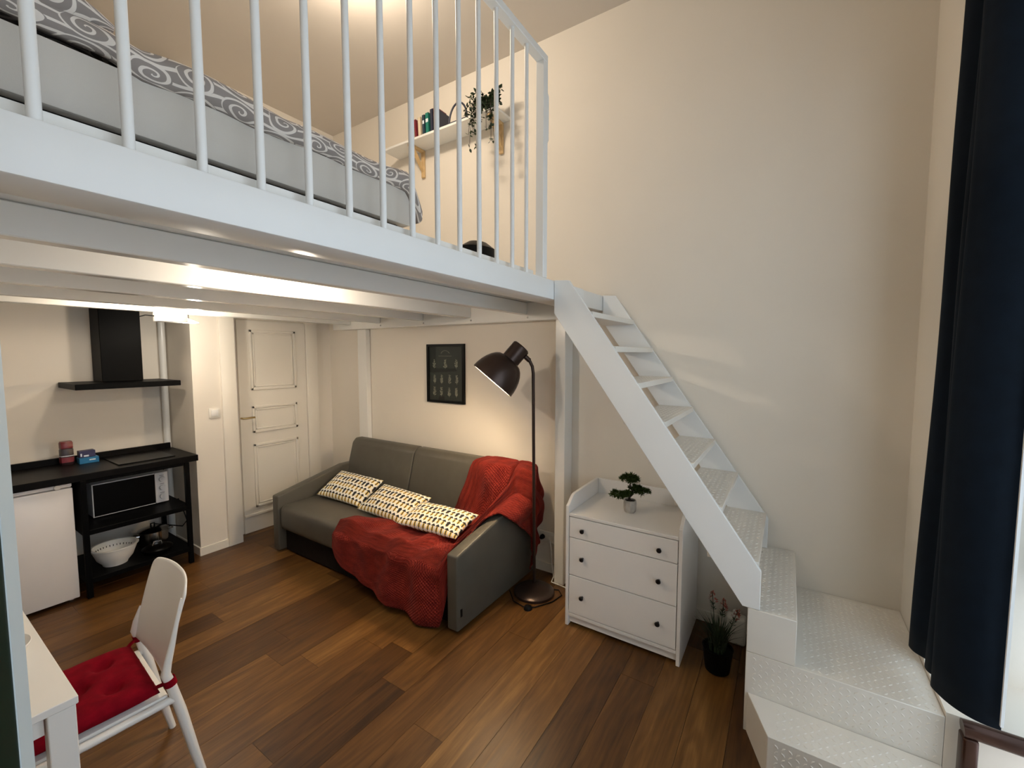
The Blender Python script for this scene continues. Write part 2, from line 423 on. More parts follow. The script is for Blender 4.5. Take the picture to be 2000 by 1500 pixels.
# ------------------------------------------------------------------ staircase
XS = 2.145
st = thing('staircase', (2.5, .3, 0), 'white steel staircase with diamond plate treads against the right wall', 'staircase')
O = Vector((2.5, .3, 0))
def sb(name, m, *a, bev=0, seg=1):
    return bx(name, m, st, a[0] - 2.5, a[1] - 2.5, a[2] - .3, a[3] - .3, a[4], a[5], bev=bev, seg=seg)
prof = [(1.115, 2.147), (1.026, 2.139), (.070, .766), (.070, .5875), (.1398, .5875), (1.115, 1.964)]
pr = [(p[0] - .3, p[1]) for p in prof]
MB().prism(pr, 'x', XS - 2.5, XS + .018 - 2.5, bev=.002, seg=1).build('stringer', 'white_steel', st)
MB().prism(pr, 'x', XW - .048 - 2.5, XW - .030 - 2.5, bev=.002, seg=1).build('stringer', 'white_steel', st)
def lugs(mb, p0, eu, ev, nu, nv, du, dv, nrm, ln=.019, wd=.0038, ht=.0022):
    """raised diamond-plate bars, alternating +-45 degrees"""
    eu, ev, nrm = Vector(eu), Vector(ev), Vector(nrm); p0 = Vector(p0)
    for i in range(nu):
        for j in range(nv):
            s = 1 if (i + j) % 2 else -1
            d = (eu + ev * s).normalized(); q = (eu - ev * s).normalized(); c = p0 + eu * (du * (i + .5)) + ev * (dv * (j + .5)) - O
            a = [mb.bm.verts.new(c + d * ln * .5), mb.bm.verts.new(c + q * wd), mb.bm.verts.new(c - d * ln * .5), mb.bm.verts.new(c - q * wd)]
            t = [mb.bm.verts.new(c + d * ln * .3 + nrm * ht), mb.bm.verts.new(c - d * ln * .3 + nrm * ht)]
            mb.bm.faces.new((a[0], a[1], t[0])); mb.bm.faces.new((t[0], a[1], t[1])); mb.bm.faces.new((t[1], a[1], a[2]))
            mb.bm.faces.new((a[0], t[0], a[3])); mb.bm.faces.new((t[0], t[1], a[3])); mb.bm.faces.new((t[1], a[2], a[3]))
P = .024
for zt in (1.965, 1.777, 1.590, 1.402, 1.211, 1.022, .80):
    yn = .07 + (zt - .03 - .766) * .955 / 1.371 + .008
    tr = sb('tread', 'step_paint', XS + .0185, XW - .0485, yn, yn + .215, zt - .03, zt, bev=.002)
    mb = MB(); lugs(mb, (XS + .03, yn + .008, zt), (1, 0, 0), (0, 1, 0), int(.69 / P), int(.20 / P), P, P, (0, 0, 1))
    k = mb.build('tread_pattern', 'step_paint', tr, recalc=False); k['kind'] = 'stuff'
sb('top_plate', 'white_steel', XS + .0185, XS + .36, 1.096, 1.112, 1.98, 2.142, bev=.004)
for xx in (XS + .14, XS + .26): MB().lathe([(.001, .008), (.009, .008), (.012, 0)], Matrix.Translation((xx - 2.5, 1.096 - .3, 2.09)) @ Matrix.Rotation(PI / 2, 4, 'X'), 10).build('bolt', 'steel', st)
blk = sb('step_block', 'step_paint', XS, XW - .004, -.070, .117, .382, .586, bev=.002)
mb = MB(); lugs(mb, (XS + .01, -.065, .586), (1, 0, 0), (0, 1, 0), int(.75 / P), int(.17 / P), P, P, (0, 0, 1)); mb.build('tread_pattern', 'step_paint', blk, recalc=False)['kind'] = 'stuff'
lnd = sb('landing', 'step_paint', XS, XW - .004, YF + .001, .117, .0, .381, bev=.002)
mb = MB()
lugs(mb, (XS + .01, YF + .01, .381), (1, 0, 0), (0, 1, 0), int(.76 / P), int(.455 / P), P, P, (0, 0, 1))
lugs(mb, (XS, YF + .01, .20), (0, 1, 0), (0, 0, 1), int(.64 / P), int(.175 / P), P, P, (-1, 0, 0))
mb.build('landing_pattern', 'step_paint', lnd, recalc=False)['kind'] = 'stuff'
pts = [(XS - .002, .105), (1.927, .018), (1.927, YF + .004), (XS - .002, YF + .004)]
low = MB().prism([(p[0] - 2.5, p[1] - .3) for p in pts], 'z', 0, .19, bev=.002, seg=1).build('bottom_step', 'step_paint', st)
mb = MB(); lugs(mb, (1.94, YF + .01, .19), (1, 0, 0), (0, 1, 0), int(.19 / P), int(.55 / P), P, P, (0, 0, 1))
lugs(mb, (1.927, YF + .01, .005), (0, 1, 0), (0, 0, 1), int(.54 / P), int(.18 / P), P, P, (-1, 0, 0), ln=.02, wd=.0045, ht=.0025)
mb.build('step_pattern', 'step_paint', low, recalc=False)['kind'] = 'stuff'

# ------------------------------------------------------------------ lights that belong to the place
cl = thing('ceiling_lamp', (1.70, 2.25, ZC), 'round flush ceiling lamp above the loft', 'lamp')
MB().lathe([(.001, -.03), (.20, -.03), (.21, 0)], None, 36).build('lamp_body', 'white_plastic', cl, smooth=True)
MB().lathe([(.19, -.031), (.17, -.06), (.10, -.075), (.001, -.08)], None, 36).build('diffuser', 'loft_lamp_glow', cl, smooth=True)
lamp('loft_light', (0, 0, -.085), LIGHT_LOFT, .11, WARM, cl)
for i, (x, y, lab) in enumerate(((1.22, 2.03, 'small white spotlight under the loft, nearest the front beam'), (1.05, 3.62, 'small white spotlight under the loft, near the kitchen'))):
    sp = thing('spotlight', (x, y, 2.131), lab, 'lamp', group='spotlights under the loft')
    MB().lathe([(.04, 0), (.04, -.022), (.034, -.026)], None, 20).build('lamp_ring', 'white_plastic', sp, smooth=True)
    MB().lathe([(.034, -.024), (.001, -.022)], None, 20).build('diffuser', 'led_diffuser', sp)
    lamp('spot_bulb', (0, 0, -.055), LIGHT_SPOT * (1.0 if i == 0 else .55), .03, WARM, sp)
fx = thing('kitchen_light', (1.30, 3.80, 2.0), 'white boxy light fixture under the loft joist near the hood', 'lamp')
MB().box(-.12, .06, -.05, .05, -.030, .039, bev=.006).build('lamp_body', 'white_plastic', fx, smooth=True)
MB().prism([(.06, .0), (.13, -.028), (.06, -.03)], 'y', -.048, .048).build('diffuser', 'led_diffuser', fx)
MB().tube([(-.12, .02, .01), (-.17, .02, .012), (-.20, .03, .0)], .004, 6).build('cable', 'black_plastic', fx)
lamp('kitchen_bulb', (.13, .0, -.05), LIGHT_KITCHEN, .03, (1.0, .90, .76), fx)

# ------------------------------------------------------------------ kitchen
wt = thing('kitchen_worktop', (1.0, 4.4, .85), 'long black worktop with a raised back edge along the kitchen wall', 'worktop')
MB().box(-1.45, .512, -.29, .248, 0, .05, bev=.003, seg=1).build('worktop_slab', 'black_top', wt)
MB().box(-1.45, .495, .226, .248, .051, .098, bev=.002, seg=1).build('back_edge', 'black_top', wt)
hb = tag(bx('induction_hob', 'black_glass', None, 1.03, 1.385, 4.20, 4.655, .901, .907, bev=.002, seg=1), 'flat brown-black glass hob lying on the black worktop', 'hob')
rk = thing('kitchen_rack', (1.13, 4.4, 0), 'black steel open rack with two shelves under the worktop', 'rack')
for (x, y) in ((-.315, -.275), (.30, -.275), (-.315, .27), (.30, .27)):
    MB().box(x - .016, x + .016, y - .016, y + .016, 0, .849, bev=.002, seg=1).build('leg', 'black_steel', rk)
for z in (.455, .105):
    MB().box(-.33, .316, -.29, .285, z, z + .035, bev=.002, seg=1).build('shelf', 'black_steel', rk)
MB().box(-.33, -.318, -.258, .25, .49, .849).build('side_panel', 'black_steel', rk)
MB().box(-.298, .283, -.283, -.270, .828, .849).build('top_rail', 'black_steel', rk)
# fridge
fg = thing('fridge', (.495, 4.43, 0), 'small white fridge standing under the left end of the worktop', 'fridge')
MB().box(-.275, .272, -.245, .28, .02, .845, bev=.006).build('body', 'white_enamel', fg, smooth=True)
MB().box(-.275, .274, -.285, -.249, .022, .812, bev=.008).build('door', 'white_enamel', fg, smooth=True)
MB().box(-.275, .272, -.280, -.249, .818, .845, bev=.006).build('control_strip', 'white_enamel', fg, smooth=True)
MB().lathe([(.001, .012), (.016, .012), (.018, 0)], Matrix.Translation((.20, -.281, .83)) @ Matrix.Rotation(PI / 2, 4, 'X'), 16).build('dial', 'cream_plastic', fg, smooth=True)
for x in (-.24, .24): MB().lathe([(.015, 0), (.015, .02)], Matrix.Translation((x, -.22, 0)), 12, cap=True).build('foot', 'white_plastic', fg)
# microwave
mw = thing('microwave', (1.145, 4.53, .49), 'white microwave with black glass door on the upper rack shelf', 'microwave')
MB().box(-.235, .235, -.14, .155, .008, .262, bev=.005).build('body', 'white_enamel', mw, smooth=True)
d = MB().box(-.235, .145, -.158, -.141, .008, .262, bev=.002, seg=1).build('door', 'white_enamel', mw)
MB().box(-.228, .145, -.1605, -.1582, .015, .255).build('door_glass', 'black_glass', d)
cp = MB().box(.148, .235, -.158, -.141, .008, .262, bev=.003, seg=1).build('control_panel', 'white_enamel', mw)
for i, z in enumerate((.205, .135, .06)):
    k = MB().lathe([(.001, .016), (.019, .016), (.022, .002), (.022, 0)], Matrix.Translation((.193, -.159, z)) @ Matrix.Rotation(PI / 2, 4, 'X'), 20).build('knob', 'white_enamel', cp, smooth=True)
    MB().box(.178, .208, -.1595, -.1585, z + .028, z + .031).build('scale_marks', 'can_dark', cp)
for (x, y) in ((-.2, -.12), (.2, -.12), (-.2, .13), (.2, .13)): MB().lathe([(.012, 0), (.012, .009)], Matrix.Translation((x, y, 0)), 10, cap=True).build('foot', 'black_plastic', mw)
# hood
hd = thing('range_hood', (1.155, 4.71, 1.478), 'black extractor hood with square chimney and thin flat plate', 'hood')
MB().box(-.318, .312, -.46, .005, 0, .042, bev=.003, seg=1).build('hood_plate', 'black_steel', hd)
MB().box(-.118, .135, -.225, .005, .0425, .648, bev=.003, seg=1).build('chimney', 'black_steel', hd)
# service pipe in the niche corner
pp = tag(MB().tube([(1.492, 4.685, 0), (1.492, 4.685, 2.12)], .026, 16).build('service_pipe', 'white_lacquer', smooth=True), 'white vertical pipe in the kitchen corner beside the pier', 'pipe')
sw = thing('light_switch', (1.68, YB - .001, 1.225), 'square white light switch on the pier beside the door', 'switch')
MB().box(-.043, .043, -.010, 0, -.043, .043, bev=.003).build('switch_plate', 'cream_plastic', sw, smooth=True)
MB().box(-.028, .028, -.016, -.0105, -.028, .028, bev=.003).build('rocker', 'white_plastic', sw, smooth=True)
# goods on the worktop
cn = thing('coffee_jar', (.828, 4.57, .9), 'dark jar with a red cap standing on the worktop', 'jar')
rsq = lambda a: 1 / max(abs(math.cos(a)), abs(math.sin(a))) ** .55
MB().lathe([(.001, 0), (.036, 0), (.038, .005), (.038, .115), (.034, .125), (.001, .125)], None, 32, sq=rsq).build('jar_body', 'can_dark', cn, smooth=True)
MB().lathe([(.0392, .022), (.0392, .06)], None, 32, sq=rsq).build('paper_label', 'can_red', cn, smooth=True)
MB().lathe([(.0392, .068), (.0392, .073)], None, 32, sq=rsq).build('label_stripe', 'print_mark', cn, smooth=True)
MB().lathe([(.034, .126), (.037, .128), (.037, .168), (.032, .178), (.001, .179)], None, 32, sq=rsq).build('cap', 'red_cap', cn, smooth=True)
bb = thing('blue_box', (.935, 4.53, .9), 'flat light blue packet box at the bottom, on the worktop', 'box')
MB().box(-.055, .055, -.04, .04, 0, .045, bev=.002, seg=1).build('carton', 'box_blue', bb); MB().box(.0, .035, -.0408, -.0402, .022, .030).build('printed_mark', 'print_mark', bb)
pb = thing('purple_box', (.93, 4.535, .9455), 'purple packet box stacked on the blue box', 'box')
MB().box(-.046, .044, -.033, .033, 0, .05, bev=.002, seg=1).build('carton', 'box_purple', pb)
MB().box(-.04, -.032, -.0340, -.0332, .01, .032).box(-.022, .006, -.0340, -.0332, .006, .018).build('printed_mark', 'print_mark', pb)
# things on the bottom shelf
cb = thing('colander', (.995, 4.275, .1405), 'white plastic colander bowl on the bottom shelf of the rack', 'colander')
MB().lathe([(.001, .012), (.06, .012), (.064, 0), (.072, 0), (.075, .012), (.105, .05), (.128, .115), (.131, .135), (.142, .137), (.142, .142), (.126, .142), (.122, .12), (.10, .056), (.07, .02), (.001, .019)], None, 36).build('bowl', 'white_plastic', cb, smooth=True)
mb = MB()
for i in range(14):
    a = R(20 + i * 10); r = .1165
    mb.box(-.0018, .0018, -.0025, .0025, 0, .022)
    for v in mb.bm.verts[-8:]: v.co = Matrix.Translation((r * math.cos(a), r * math.sin(a), .088)) @ Matrix.Rotation(a + PI / 2, 4, 'Z') @ v.co
mb.build('drain_slots', 'dark_gap', cb)
pt = thing('steel_pot', (1.285, 4.46, .1405), 'steel cooking pot with lid at the back of the bottom shelf', 'pot')
MB().lathe([(.001, 0), (.095, 0), (.1, .006), (.1, .115), (.104, .118)], None, 36).build('pot_body', 'steel', pt, smooth=True)
MB().lathe([(.104, .119), (.10, .124), (.05, .142), (.001, .147)], None, 36).build('lid', 'steel', pt, smooth=True)
MB().tube([(-.012, 0, .146), (-.012, 0, .172), (.012, 0, .172), (.012, 0, .146)], .006, 8).build('lid_knob', 'black_plastic', pt, smooth=True)
for s in (-1, 1): MB().tube([(s * .098, -.03, .095), (s * .13, -.025, .1), (s * .13, .025, .1), (s * .098, .03, .095)], .005, 8).build('handle', 'steel', pt, smooth=True)
fp = thing('saucepan', (1.245, 4.24, .1405), 'low dark pan with a glass lid and steel knob at the shelf front', 'pan')
MB().lathe([(.001, 0), (.085, 0), (.098, .03), (.1, .035)], None, 36).build('pan_body', 'black_steel', fp, smooth=True)
MB().lathe([(.1, .0355), (.097, .040), (.06, .056), (.001, .062)], None, 36).build('lid', 'black_glass', fp, smooth=True)
MB().tube([(-.03, 0, .058), (-.022, 0, .085), (.022, 0, .085), (.03, 0, .058)], .006, 8).build('lid_handle', 'steel', fp, smooth=True)
tag(MB().tube([(1.0, 4.66, .5), (.96, 4.66, .42), (.93, 4.67, .30), (.92, 4.68, .15)], .005, 6).build('microwave_cable', 'black_plastic', smooth=True), 'black cable hanging behind the rack above the colander', 'cable')
tag(MB().tube([(1.452, 4.40, .49), (1.475, 4.38, .40), (1.485, 4.33, .30), (1.46, 4.36, .25), (1.35, 4.62, .25)], .0045, 6).build('hob_cable', 'black_plastic', smooth=True), 'black cable looping at the right end of the rack', 'cable')

# ------------------------------------------------------------------ sofa
sf = thing('sofa', (2.4, 2.71, 0), 'dark grey leather sofa bed against the right wall', 'sofa')
def so(mb, name, m, smooth=True):
    for v in mb.bm.verts: v.co -= Vector((2.4, 2.71, 0))
    return mb.build(name, m, sf, smooth=smooth)
so(MB().box(1.985, 2.85, 1.745, 3.675, .012, .20, bev=.006), 'base', 'dark_fabric')
so(MB().box(1.93, 2.70, 1.742, 3.682, .205, .425, bev=.05, seg=4), 'seat_cushion', 'grey_leather')
bp = [(2.66, .30), (2.60, .43), (2.715, .845), (2.755, .885), (2.83, .885), (2.868, .83), (2.868, .12), (2.80, .12)]
so(MB().prism(bp, 'y', 1.745, 2.828, bev=.018, seg=3), 'back_cushion', 'grey_leather')
so(MB().prism(bp, 'y', 2.832, 3.715, bev=.018, seg=3), 'back_cushion', 'grey_leather')
ap = [(1.925, .018), (1.925, .50), (2.60, .640), (2.74, .640), (2.868, .60), (2.868, .018)]
so(MB().prism(ap, 'y', 1.652, 1.740, bev=.014, seg=3), 'arm', 'grey_leather')
ap2 = [(1.925, .018), (1.925, .50), (2.59, .642), (2.70, .642), (2.868, .60), (2.868, .018)]
so(MB().prism(ap2, 'y', 3.684, 3.772, bev=.014, seg=3), 'arm', 'grey_leather')
so(MB().box(1.952, 1.970, 1.6490, 1.6518, .105, .155, bev=.0008, seg=1), 'maker_tag', 'black_plastic')

# throw pillows
def pillow(name, c, ey, ex, L, Wd, th, label):
    """c centre; ey along the length, ex along the width (both 3D unit), bulging along their cross product"""
    ey, ex = Vector(ey).normalized(), Vector(ex); ex = (ex - ey * ex.dot(ey)).normalized(); n = ex.cross(ey)
    if n.z < 0: n = -n
    mb = MB(); c = Vector(c)
    def side(sg):
        def fn(a, b):
            u, v = a * 2 - 1, b * 2 - 1
            puff = max(0, (1 - abs(u) ** 2.6)) ** .55 * max(0, (1 - abs(v) ** 2.4)) ** .55
            pin = 1 - .06 * (1 - abs(v) ** 2) * abs(u) ** 4; pin2 = 1 - .07 * (1 - abs(u) ** 2) * abs(v) ** 4
            wr = .004 * math.sin(9 * u + 3 * v) * puff
            return ey * (u * L / 2 * pin) + ex * (v * Wd / 2 * pin2) + n * (sg * (puff * th / 2 + wr))
        mb.grid(fn, 29, 19, uv=lambda a, b: (a, b))
    side(1); side(-1); bmesh.ops.remove_doubles(mb.bm, verts=mb.bm.verts[:], dist=.0006)
    o = mb.build(name, 'tulip_print', smooth=False, loc=c); o.data.polygons.foreach_set('use_smooth', [True] * len(o.data.polygons))
    return tag(sub(o), label, 'pillow', 'printed throw pillows on the sofa')
pillow('throw_pillow', (2.375, 3.30, .530), (.03, -1, -.015), (.86, 0, .50), .60, .33, .12, 'yellow and black tulip print pillow beside the left sofa arm')
pillow('throw_pillow', (2.325, 2.665, .522), (-.03, -1, -.02), (.90, 0, .43), .60, .33, .12, 'yellow and black tulip print pillow in the middle of the three')
pillow('throw_pillow', (2.250, 2.115, .535), (.04, -1, .0), (.965, .0, .26), .57, .30, .11, 'yellow and black tulip print pillow tucked in the red blanket')

# red blanket, draped over back, seat, front edge and the rear of the right arm
SEAT = [(2.90, .60), (2.80, .905), (2.715, .862), (2.60, .455), (1.97, .440), (1.905, .375), (1.905, .0)]
ARM = [(2.90, .60), (2.80, .905), (2.735, .862), (2.68, .668), (1.95, .525), (1.905, .48), (1.905, .0)]
TAB = [  # t, s0, s1
    (2.86, 4.02, 5.25), (2.80, 3.86, 5.42), (2.65, 3.62, 5.60), (2.45, 3.42, 5.72), (2.30, 3.15, 5.80), (2.20, 2.75, 5.85), (2.12, 2.1, 5.88), (2.05, 1.15, 5.90),
    (1.98, .55, 5.93), (1.85, .30, 5.97), (1.775, .25, 5.95), (1.757, .25, 5.80), (1.738, .25, 3.55), (1.65, .28, 3.42), (1.60, .30, 3.36), (1.45, .4, 3.12), (1.25, .6, 2.85), (1.05, .9, 2.60), (.93, 1.3, 2.30)]
def tabv(t, k):
    for a, b in zip(TAB, TAB[1:]):
        if a[0] >= t >= b[0]:
            f = (a[0] - t) / (a[0] - b[0]); return a[k] * (1 - f) + b[k] * f
    return TAB[-1][k] if t < TAB[-1][0] else TAB[0][k]
def pline(P, s):
    i = min(int(s), 5); f = s - i; return P[i][0] * (1 - f) + P[i + 1][0] * f, P[i][1] * (1 - f) + P[i + 1][1] * f
def bl(a, b):
    t = 2.86 - a * (2.86 - .93); s0, s1 = tabv(t, 1), tabv(t, 2); s = s0 + (s1 - s0) * b
    k = min(1, max(0, (1.775 - t) / .03)); k = k * k * (3 - 2 * k)
    xa, za = pline(SEAT, s); xb, zb = pline(ARM, s); x = xa * (1 - k) + xb * k; z = za * (1 - k) + zb * k
    y = t; drop = 0
    if t < 1.65:
        drop = 1.65 - t; z -= drop * 1.0; y = 1.628 - .012 * min(1, drop / .05)
    # folds
    f1 = math.sin(t * 23 + x * 8 + 1.5 * math.sin(x * 6)); f2 = math.sin((x + z) * 15 - t * 9 + 2 * math.sin(t * 5)); nn = noise.noise(Vector((x * 3.2, t * 3.2, z * 3.2)))
    n3 = noise.noise(Vector((x * 9, t * 9, z * 9)))
    am = .016 * (f1 * .7 + f2 * .5 + nn * 1.8 + n3 * .7) + .018
    if s > 5: x -= max(-.004, am * 1.4) + .012 * (s - 5) * (1 + math.sin(t * 17)); 
    elif t < 1.65: y -= max(0, am * 1.5) ; x += .012 * math.sin(z * 14)
    elif s < 3: x -= max(.0, am); z += max(0, am) * .4
    else: z += max(-.002, am * 1.25)
    if 2.1 < t < 2.5 and 3 < s < 4: z -= max(-.002, am * 1.25)*.6
    y += .010 * nn
    return (x - 2.2, y - 2.1, max(z, .012))
mb = MB().grid(bl, 132, 110, uv=lambda a, b: (a * 620, b * 620))
bk = mb.build('throw_blanket', 'red_fleece', smooth=False, loc=(2.2, 2.1, 0)); bk.data.polygons.foreach_set('use_smooth', [True] * len(bk.data.polygons))
q = bk.modifiers.new('smooth', 'SMOOTH'); q.factor = .5; q.iterations = 3
q = bk.modifiers.new('solid', 'SOLIDIFY'); q.thickness = .010; q.offset = 0
tag(bk, 'crumpled red fleece blanket draped over the right end of the sofa', 'blanket')

# ------------------------------------------------------------------ floor lamp
lb = Vector((2.60, 1.50, 0))
fl = thing('floor_lamp', lb, 'tall dark bronze floor lamp with dome shade beside the sofa', 'lamp')
MB().lathe([(.001, .042), (.05, .041), (.10, .034), (.135, .026), (.146, .018), (.146, .0), (.001, .0)], None, 48).build('base', 'bronze_lamp', fl, smooth=True)
p0 = Vector((.065, .035, .03)); p1 = Vector((-.022, .0, 1.60))
axis = Vector((-.43, .50, -.757)).normalized()      # the way the opening faces
neck = Vector((-.088, .105, 1.738))                   # centre of the neck
pole = [p0 + (p1 - p0) * (i / 8) for i in range(9)] + [p1 + Vector((-.006, .004, .05)), p1 + Vector((-.022, .018, .092)), p1 + Vector((-.040, .034, .115))]
MB().tube(pole, .0115, 12).build('pole', 'bronze_lamp', fl, smooth=True)
MB().tube([p1 + Vector((-.022, .018, .092)), p1 + Vector((-.045, .040, .120))], .017, 12).build('joint', 'bronze_lamp', fl, smooth=True)
Mh = Matrix.Translation(neck) @ axis.to_track_quat('Z', 'Y').to_matrix().to_4x4()
prof = [(.001, -.068), (.058, -.068), (.066, -.060), (.066, .055)] + [(.066 + (.170 - .066) * math.sin(PI / 2 * t) ** .85, .055 + .195 * (1 - math.cos(PI / 2 * t)) ** .8 * 1.0) for t in (.12, .25, .4, .55, .7, .85, 1.0)]
hd_ = MB().lathe(prof, Mh, 48).build('lamp_shade', 'bronze_lamp', fl, smooth=True)
inner = [(.167, .249)] + [(.062 + (.165 - .062) * math.sin(PI / 2 * t) ** .85, .060 + .188 * (1 - math.cos(PI / 2 * t)) ** .8) for t in (.95, .8, .6, .4, .2)] + [(.05, .045), (.001, .04)]
MB().lathe(inner, Mh, 48).build('shade_lining', 'shade_inside', hd_, smooth=True)
MB().lathe([(.001, .05), (.02, .06), (.033, .10), (.03, .125), (.018, .14), (.001, .145)], Mh, 20).build('bulb', 'bulb_warm', fl, smooth=True)
lamp('floor_lamp_bulb', neck + axis * .165, LIGHT_FLOORLAMP, .03, (1.0, .78, .52), fl)
cbl = [(2.69, 1.42, .008), (2.72, 1.36, .006), (2.67, 1.31, .006), (2.56, 1.33, .006), (2.44, 1.40, .006), (2.40, 1.46, .006), (2.42, 1.56, .006), (2.52, 1.66, .006)]
fc = thing('lamp_cable', (2.60, 1.40, 0), 'black lamp cable with foot switch looping on the floor', 'cable')
MB().tube([Vector(p) - Vector((2.60, 1.40, 0)) for p in cbl], .004, 6).build('cord', 'black_plastic', fc, smooth=True)
MB().lathe([(.001, .024), (.02, .022), (.028, .014), (.030, 0)], Matrix.Translation((-.195, .035, 0)), 20).build('foot_switch', 'black_plastic', fc, smooth=True)

# picture on the right wall
pc = thing('framed_print', (XW - .002, 2.62, 1.56), 'black framed botanical print on the wall above the sofa', 'picture')
mb = MB()
for a in ((-.225, .225, .248, .268), (-.225, .225, -.268, -.248), (-.225, -.200, -.248, .248), (.200, .225, -.248, .248)): mb.box(-.022, 0, *a)
mb.build('frame', 'black_plastic', pc)
MB().box(-.012, -.001, -.199, .199, -.247, .247).build('paper', 'paper_black', pc)
random.seed(5)
def sprig(mb, y, z, h, k):
    mb.poly([(-.0135, y - .0015, z - h / 2), (-.0135, y + .0015, z - h / 2), (-.0135, y + .001, z + h / 2), (-.0135, y - .001, z + h / 2)])
    n = 5 + k % 3
    for i in range(n):
        for s in (-1, 1):
            zz = z - h / 2 + h * (i + .8) / (n + .5); L = h * (.34 - .028 * i) * random.uniform(.8, 1.2); a = R(random.uniform(25, 55)); wd = L * .24
            dy, dz = s * math.cos(a) * L, math.sin(a) * L
            mb.poly([(-.0135, y, zz), (-.0135, y + dy * .5 - dz * .25 * s, zz + dz * .5 + wd), (-.0135, y + dy, zz + dz), (-.0135, y + dy * .5 + wd * .3 * s, zz + dz * .5 - wd * .6)])
k = 0
for z, ys in ((.085, (-.13, .0, .135)), (-.055, (-.135, -.05, .045, .13)), (-.17, (-.13, -.045, .05, .135))):
    for yy in ys:
        mb = MB(); sprig(mb, yy, z, .085, k); mb.build('plant_drawing', 'print_beige', pc); k += 1
mb = MB()
for i in range(9):
    a = R(30 + i * 15); mb.poly([(-.0135, math.cos(a) * r + q * .003, .165 + math.sin(a) * r * .8 + zq * .004) for r, q, zq in ((.055, -1, -1), (.055, 1, -1), (.055, 1, 1), (.055, -1, 1))])
for i in range(11): mb.poly([(-.0135, -.075 + i * .0145 + a, .158 + b) for a, b in ((0, 0), (.009, 0), (.009, .004), (0, .004))])
mb.build('heading', 'print_beige', pc)['kind'] = 'stuff'
MB().box(-.0175, -.0165, -.199, .199, -.247, .247).build('glass', 'picture_glass', pc)

# wall socket and its white cable
so_ = thing('wall_socket', (XW - .001, 1.565, .285), 'white double wall socket low behind the floor lamp', 'socket')
MB().box(-.012, 0, -.075, .075, -.043, .043, bev=.004).build('socket_plate', 'cream_plastic', so_, smooth=True)
for yy in (-.036, .036): MB().lathe([(.001, .0), (.02, 0), (.022, .003)], Matrix.Translation((-.0125, yy, 0)) @ Matrix.Rotation(-PI / 2, 4, 'Y'), 18).build('socket_well', 'cream_plastic', so_, smooth=True)
tag(MB().lathe([(.001, .035), (.012, .035), (.019, .02), (.019, 0), (.001, 0)], Matrix.Translation((XW - .017, 1.60, .285)) @ Matrix.Rotation(-PI / 2, 4, 'Y'), 16).build('power_plug', 'black_plastic', smooth=True), 'round black plug in the wall socket', 'plug')
tag(MB().tube([(XW - .03, 1.53, .27), (XW - .045, 1.51, .20), (XW - .035, 1.505, .06), (XW - .07, 1.475, .012), (2.785, 1.455, .008), (2.775, 1.34, .008), (2.72, 1.20, .008), (2.66, 1.17, .008)], .0045, 6).build('white_cable', 'white_plastic', smooth=True), 'white cable running from the socket along the floor', 'cable')

# ------------------------------------------------------------------ chest of drawers
DX, D0, D1 = 2.394, .450, 1.150
dr = thing('chest_of_drawers', (2.65, .80, 0), 'white chest of three drawers with raised curved sides', 'chest of drawers')
def dd(mb, name, m, parent=dr, smooth=False):
    for v in mb.bm.verts: v.co -= Vector((2.65, .80, 0))
    return mb.build(name, m, parent, smooth=smooth)
XB = 2.898
spf = [(DX, .0), (DX, .782)] + [(DX + .010 + .09 * f, .782 + .058 * math.sin(PI / 2 * f)) for f in (.15, .4, .7, 1.0)] + [(XB, .842), (XB, 0)]
for ya, yb in ((D0, D0 + .020), (D1 - .020, D1)): dd(MB().prism(spf, 'y', ya, yb, bev=.002, seg=1), 'side_panel', 'dresser_white')
dd(MB().box(DX + .002, XB - .016, D0 + .021, D1 - .021, .718, .737, bev=.002, seg=1), 'top', 'dresser_white')
dd(MB().box(XB - .015, XB, D0 + .021, D1 - .021, .05, .842, bev=.002, seg=1), 'back_panel', 'dresser_white')
dd(MB().box(DX + .03, XB - .02, D0 + .021, D1 - .021, .07, .09), 'bottom_panel', 'dresser_white')
dd(MB().box(DX + .022, DX + .036, D0 + .021, D1 - .021, .018, .069), 'plinth', 'dresser_white')
dd(MB().box(DX + .003, DX + .02, D0 + .021, D1 - .021, .066, .086), 'bottom_rail', 'dresser_white')
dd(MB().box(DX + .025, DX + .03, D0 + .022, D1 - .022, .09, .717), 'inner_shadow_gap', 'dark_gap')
for z0, z1, zk in ((.586, .713, .645), (.341, .581, .466), (.091, .336, .217)):
    dw = dd(MB().box(DX + .002, DX + .020, D0 + .0245, D1 - .0245, z0, z1, bev=.0015, seg=1), 'drawer', 'dresser_white')
    for yk in (1.033, .570):
        MB().lathe([(.001, -.032), (.010, -.031), (.0145, -.024), (.012, -.016), (.007, -.010), (.006, 0)], Matrix.Translation((DX + .0018 - 2.65, yk - .80, zk)) @ Matrix.Rotation(PI / 2, 4, 'Y'), 16).build('knob', 'knob_black', dw, smooth=True)

